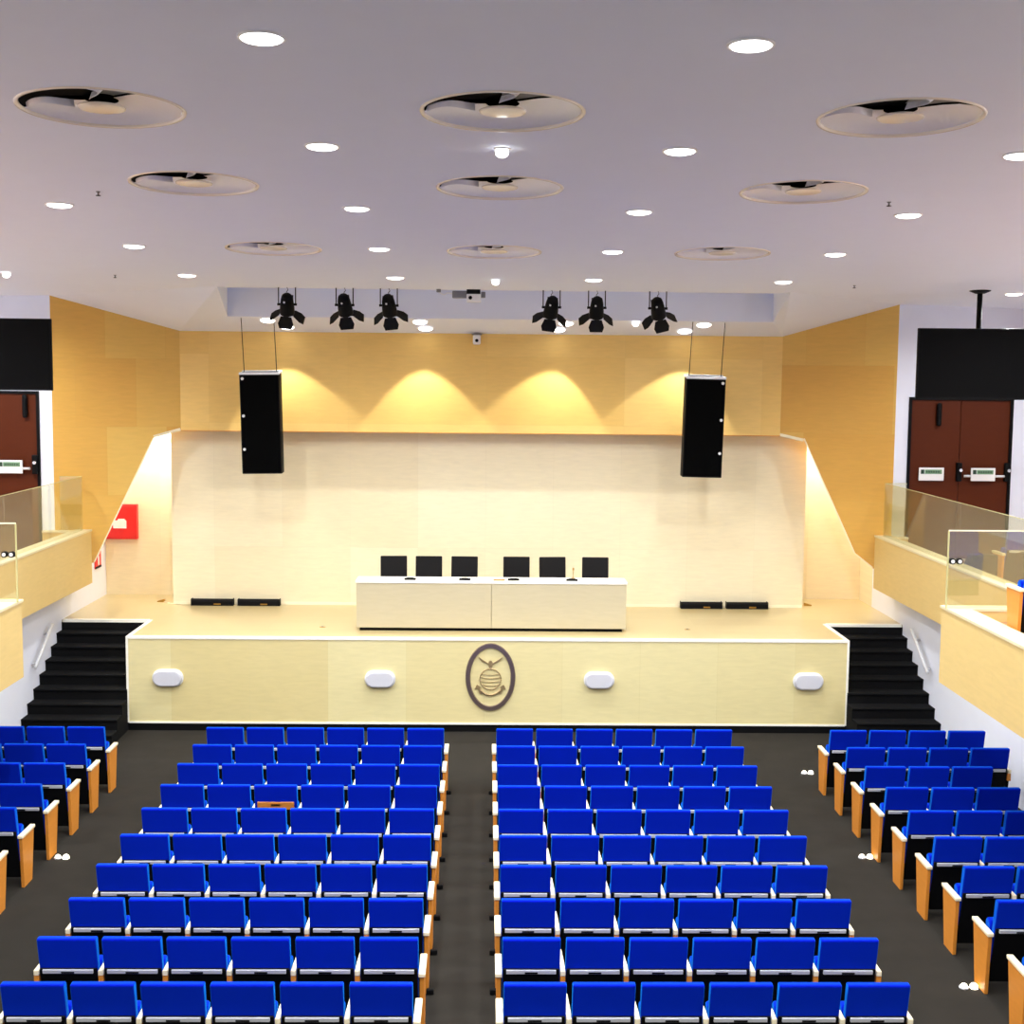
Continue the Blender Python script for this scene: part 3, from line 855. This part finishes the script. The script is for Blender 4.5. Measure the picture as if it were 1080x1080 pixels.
for i, (x, ln) in enumerate(LX):
    for k, y in enumerate(LY):
        z = ceil_z(y)
        seen = (1 <= i <= 2) or (i == 0 and k >= 2) or (i == 3 and k >= 1)
        if seen:
            downlight((x, y, z), 'round recessed downlight in the %s ceiling line, %s' % (ln, DEP[k]))
        spot('downlight_beam', (x, y, z - 0.06), (x, y, 0), KEY, 160, 0.9, 0.06)
    for y in (5.27, 2.36):
        spot('downlight_beam', (x, y, ceil_z(y) - 0.03), (x, y, 0), KEY, 160, 0.9, 0.06)
downlight((8.2, 21.1, ceil_z(21.1)), 'round recessed downlight over the right balcony beside the screen pole')
for s in (-1, 1):
    for y in (21.1, 17.5, 13.5, 9.5):
        spot('balcony_downlight_beam', (s * 8.2, y, ceil_z(y) - 0.03), (s * 8.2, y, 0), KEY * 1.15, 165, 0.7, 0.06)
# soffit pairs close to the stage back wall
SL = math.atan((6.73 - 6.50) / (BULK_Y - 23.5))
def soff_z(y): return 6.73 - (y - 23.5) * (0.23 / (BULK_Y - 23.5))
pairs = [(-3.80, 23.67, 'front one at far left'), (-3.52, 24.02, 'rear one at far left'), (-1.165, 23.67, 'front one left of centre'), (-1.085, 24.02, 'rear one left of centre'),
         (1.375, 23.67, 'front one right of centre'), (1.255, 24.02, 'rear one right of centre'), (3.78, 23.67, 'front one at far right'), (3.50, 24.02, 'rear one at far right')]
for x, y, t in pairs:
    downlight((x, y, soff_z(y)), 'round recessed downlight in the soffit above stage back wall, %s' % t, (-SL, 0, 0), 'downlights in the stage soffit')
    if y > 23.8:
        spot('soffit_beam', (x, y, soff_z(y) - 0.05), (x, y - 0.3, 0), 40, 60, 0.8, 0.04, (1, 0.98, 0.95))
    else:
        dx = {-3.80: 0.30, -1.165: 0.06, 1.375: -0.30, 3.78: -0.38}[x]
        spot('soffit_beam', (x, y, soff_z(y) - 0.05), (x + dx * 3.0, y + 0.1, 1.5), 220, 78, 0.22, 0.035, (1, 0.98, 0.95))
# small bright pin lamps
s0 = None
for x, y, z, lab in ((0.11, 11.12, ceil_z(11.12), 'small bright pin lamp in the ceiling between the two nearest middle diffusers'),
                     (0.12, 20.05, ceil_z(20.05), 'small bright pin lamp in the ceiling above the projector'),
                     (2.575, 23.56, soff_z(23.56), 'small bright pin lamp in the stage soffit between right-hand downlights'),
                     (-6.92, 19.79, ceil_z(19.79), 'small bright pin lamp over the left balcony')):
    if s0 is None:
        s0 = thing('pin_lamp', lab, 'ceiling light', (x, y, z), group='small pin lamps in the ceiling')
        bm = BM(); lathe(bm, [(0.07, 0.0), (0.068, -0.012), (0.052, -0.014)], 24); obj('trim_ring', bm, 'white_plastic', s0)
        bm = BM(); lathe(bm, [(0.052, -0.012), (0.055, -0.03), (0.048, -0.06), (0.025, -0.076), (0, -0.08)], 24); obj('bulb', bm, 'lens_small', s0)
    else:
        copy_tree(s0, (x, y, z), lab)
# sprinklers
k0 = None
for x, y, lab in ((-5.42, 19.99, 'small dark sprinkler head near the left stage wall'), (5.47, 20.25, 'small dark sprinkler head near the right stage wall'),
                  (-3.75, 13.29, 'small dark sprinkler head beside the second left air diffuser'), (3.91, 13.32, 'small dark sprinkler head beside the second right air diffuser')):
    if k0 is None:
        k0 = thing('sprinkler_head', lab, 'sprinkler', (x, y, ceil_z(y)), group='sprinkler heads in the ceiling')
        bm = BM(); lathe(bm, [(0.022, 0), (0.02, -0.006), (0.009, -0.01), (0.008, -0.035), (0.0, -0.035)], 16); obj('stem', bm, 'grey', k0)
        bm = BM(); lathe(bm, [(0, -0.035), (0.022, -0.035), (0.024, -0.041), (0, -0.044)], 16); obj('deflector', bm, 'black', k0)
    else:
        copy_tree(k0, (x, y, ceil_z(y)), lab)

# stage spotlights with barn doors
def tray_z(y): return zT + (7.22 - zT) * (y - TY) / (23.5 - TY)
SP = [(-3.19, 38, 6, 'far left', (-2.8, 24.0)), (-2.275, 38, -5, 'second from left', (-1.8, 24.0)), (-1.57, 38, -6, 'third from left', (-0.6, 24.0)),
      (1.03, 38, 7, 'third from right', (0.6, 24.0)), (1.755, 38, 0, 'second from right', (1.8, 24.0)), (2.735, 38, -14, 'far right', (2.8, 24.0))]
for x, tilt, yaw, od, tg in SP:
    y = 21.8; zt = tray_z(y)
    s = thing('stage_spotlight', 'black stage spotlight with barn doors hung from the ceiling, %s' % od, 'spotlight', (x, y, zt), (0, 0, 0), 'stage spotlights')
    for sx in (-1, 1):
        bm = BM(); tube(bm, [(sx * 0.135, 0, 0), (sx * 0.135, 0, -0.28)], 0.009, 8); obj('hanging_rod', bm, 'black_matt', s)
    bm = BM(); tube(bm, [(-0.155, 0, -0.27), (-0.10, 0, -0.27)], 0.02, 8); tube(bm, [(0.10, 0, -0.27), (0.155, 0, -0.27)], 0.02, 8)
    obj('yoke_knobs', bm, 'black_matt', s)
    mt = Matrix.Translation((0, 0, -0.27)) @ Matrix.Rotation(R(yaw), 4, 'Y') @ Matrix.Rotation(R(tilt), 4, 'X')
    bm = BM(); lathe(bm, [(0, 0.19), (0.06, 0.185), (0.085, 0.155), (0.10, 0.09), (0.115, -0.05), (0.12, -0.14), (0.12, -0.16), (0.10, -0.16)], 24)
    for kk in range(5):
        box(bm, -0.085, 0.085, -0.095, 0.095, 0.03 + kk * 0.022, 0.038 + kk * 0.022)
    bd = obj('lamp_body', bm, 'black', s, mtx=mt)
    bm = BM(); lathe(bm, [(0, -0.155), (0.06, -0.152), (0.10, -0.145)], 24); obj('lens', bm, 'grey', bd, mtx=mt)
    bm = BM(); tube(bm, [(-0.03, -0.10, 0.10), (-0.03, -0.088, 0.10)], 0.016, 10); obj('rear_knob', bm, 'silver', bd, mtx=mt)
    for kk in range(4):
        bm = BM()
        prism(bm, [(-0.085, 0), (0.085, 0), (0.125, -0.12), (0.10, -0.20), (-0.10, -0.20), (-0.125, -0.12)], -0.003, 0.003, 'y')
        m2 = mt @ Matrix.Rotation(R(90 * kk), 4, 'Z') @ Matrix.Translation((0, -0.115, -0.16)) @ Matrix.Rotation(R(-52 if kk in (1, 3) else -20), 4, 'X')
        obj('barn_door', bm, 'black_matt', s, mtx=m2)
    bm = BM(); tube(bm, [(0, 0, 0), (0.015, 0.01, -0.04), (-0.01, 0.01, -0.07), (0, 0, -0.1)], 0.006, 6); obj('power_cable', bm, 'black_matt', s)
    d = Vector((tg[0], 24.4, 2.6)) - Vector((x, y, zt - 0.5))
    spot('stage_spot_beam', (x, y + 0.14, zt - 0.6), (tg[0] * 1.5, 24.5, 2.3), 28, 125, 1.0, 0.06, (1, 0.98, 0.95))

# hung loudspeakers
for sx, lab, xs in ((-1, 'large black loudspeaker hung at the left above the stage', -3.915), (1, 'large black loudspeaker hung at the right above the stage', 3.805)):
    k = thing('hung_loudspeaker', lab, 'loudspeaker', (xs, 23.42, 5.75), (R(2.5), R(-0.9 if sx < 0 else 0.9), 0), 'hung loudspeakers')
    bm = BM(); prism(bm, [(-0.345, 0), (0.345, 0), (0.345, 0.26), (0.16, 0.5), (-0.16, 0.5), (-0.345, 0.26)], -1.73, 0.0, 'z', 0.012, 2); obj('cabinet', bm, 'black', k)
    bm = BM(); box(bm, -0.325, 0.325, -0.014, 0.002, -1.70, -0.03, 0.006, 1); obj('front_grille', bm, 'grille', k)
    bm = BM(); box(bm, -0.345, 0.345, -0.02, 0.03, -0.012, 0.028); box(bm, -0.345, -0.315, 0.03, 0.34, 0.0, 0.028); box(bm, 0.315, 0.345, 0.03, 0.34, 0.0, 0.028)
    box(bm, -0.345, 0.345, 0.30, 0.34, 0.012, 0.05); obj('rigging_frame', bm, 'silver', k)
    bm = BM(); box(bm, -0.30, 0.30, 0.06, 0.26, 0.0, 0.035); obj('top_plate', bm, 'black', k)
    for z in (-0.08, -0.72, -1.30):
        bm = BM(); tube(bm, [(sx * 0.29, -0.022, z), (sx * 0.29, -0.012, z)], 0.026, 10); obj('rigging_point', bm, 'silver', k)
    for dx in (-0.28, 0.28):
        bm = BM(); tube(bm, [(dx, 0.15, 0.03), (dx - (0.02 if sx < 0 else -0.02), 0.12, soff_z(23.57) - 5.75)], 0.007, 8); obj('hanging_rod', bm, 'leather', k)

# ceiling projector
pj = thing('ceiling_projector', 'small white ceiling projector hung above the stage edge', 'projector', (-0.36, 21.9, tray_z(21.9)))
bm = BM(); box(bm, -0.20, 0.06, -0.09, 0.09, -0.14, -0.03, 0.008, 1); obj('lift_box', bm, 'grey', pj)
bm = BM(); box(bm, 0.03, 0.26, -0.14, 0.14, -0.20, -0.08, 0.012, 2); bd = obj('projector_body', bm, 'white_plastic', pj)
bm = BM(); tube(bm, [(0.09, -0.15, -0.14), (0.09, -0.13, -0.14)], 0.03, 14); obj('lens', bm, 'black', bd)
bm = BM(); box(bm, 0.03, 0.25, -0.12, 0.12, -0.08, -0.005, 0.01, 2); obj('mount_block', bm, 'black', pj)
bm = BM(); box(bm, 0.26, 0.33, -0.08, 0.10, -0.13, -0.04, 0.006, 1); obj('connector_box', bm, 'grey', pj)
bm = BM(); tube(bm, [(-0.20, 0, -0.07), (-0.28, 0.02, -0.06), (-0.34, 0, -0.09), (-0.42, 0.0, -0.05)], 0.01, 8); obj('power_cable', bm, 'white_plastic', pj)
bm = BM(); lathe(bm, [(0, -0.0), (0.035, -0.0), (0.035, -0.05), (0, -0.055)], 14); obj('socket', bm, 'grey', pj, loc=(-0.42, 0, 0))

cmr = thing('wall_camera', 'small white camera at the top of the wall above the stage', 'camera', (-0.18, BULK_Y, 6.44))
bm = BM(); box(bm, -0.09, 0.09, -0.10, 0, 0.04, 0.06, 0.004, 1); obj('shelf_bracket', bm, 'grey', cmr)
bm = BM(); box(bm, -0.07, 0.07, -0.13, -0.01, -0.13, 0.04, 0.03, 3); hd = obj('housing', bm, 'white_plastic', cmr)
bm = BM(); tube(bm, [(0, -0.145, -0.06), (0, -0.125, -0.06)], 0.03, 14); obj('lens', bm, 'black', hd)

# hanging screens
for sx, lab, px in ((1, 'large dark flat screen hung on a ceiling pole over the right balcony', 7.54), (-1, 'large dark flat screen hung on a ceiling pole over the left balcony', -7.53)):
    t = thing('hanging_screen', lab, 'screen', (px, 20.65, 6.0), (0, 0, R(-3 if sx > 0 else 3)), 'hanging screens')
    zc = ceil_z(20.65) - 6.0
    bm = BM(); box(bm, -0.95, 0.95, -0.03, 0.03, -0.54, 0.54, 0.008, 2); obj('casing', bm, 'black', t)
    bm = BM(); box(bm, -0.925, 0.925, -0.034, -0.029, -0.505, 0.52); obj('display_panel', bm, 'screen', t)
    bm = BM(); box(bm, -0.2, 0.2, 0.03, 0.09, -0.2, 0.2, 0.01, 1); obj('wall_bracket', bm, 'black_matt', t)
    bm = BM(); tube(bm, [(0, 0.11, -0.2), (0, 0.11, zc)], 0.04, 14); obj('pole', bm, 'black', t)
    bm = BM(); lathe(bm, [(0, -0.05), (0.07, -0.05), (0.16, -0.012), (0.16, 0.002)], 24); obj('ceiling_plate', bm, 'black', t, loc=(0, 0.11, zc))

# ------------------------------------------------------------------ lamps inside the wings
for x in (-6.15, 6.3):
    for xx, p in ((x, 80),):
        spot('wing_beam', (xx, 25.2, 5.25), (xx, 25.45, 1.5), p * 4.0, 140, 0.35, 0.05, (1, 0.985, 0.96))

# ------------------------------------------------------------------ world, camera, view
w = bpy.data.worlds.new('World'); sc.world = w
w.use_nodes = True
w.node_tree.nodes['Background'].inputs[0].default_value = (0.8, 0.82, 0.9, 1)
w.node_tree.nodes['Background'].inputs[1].default_value = 0.3

cam = bpy.data.cameras.new('Camera')
cam.sensor_width = 36.0
cam.sensor_fit = 'HORIZONTAL'
cam.lens = 36.0 * 1423.3 / 1080.0
cam.clip_end = 200
co = bpy.data.objects.new('Camera', cam)
COL.objects.link(co)
fw = Vector((0.01958138, 0.99505157, -0.09741119)); rt = Vector((0.99977711, -0.01871843, 0.0097649)); up = rt.cross(fw)
m = Matrix((rt, up, -fw)).transposed().to_4x4()
m.translation = Vector((0, 0, 5.69))
co.matrix_world = m
sc.camera = co

sc.view_settings.view_transform = 'Standard'
sc.view_settings.look = 'None'
sc.view_settings.gamma = 1.0
sc.view_settings.exposure = 0.08
sc.view_settings.use_curve_mapping = False
try:
    sc.cycles.use_denoising = True
    sc.cycles.denoiser = 'OPENIMAGEDENOISE'
    sc.cycles.max_bounces = 12
    sc.cycles.diffuse_bounces = 8
    sc.cycles.sample_clamp_indirect = 8.0
except Exception:
    pass
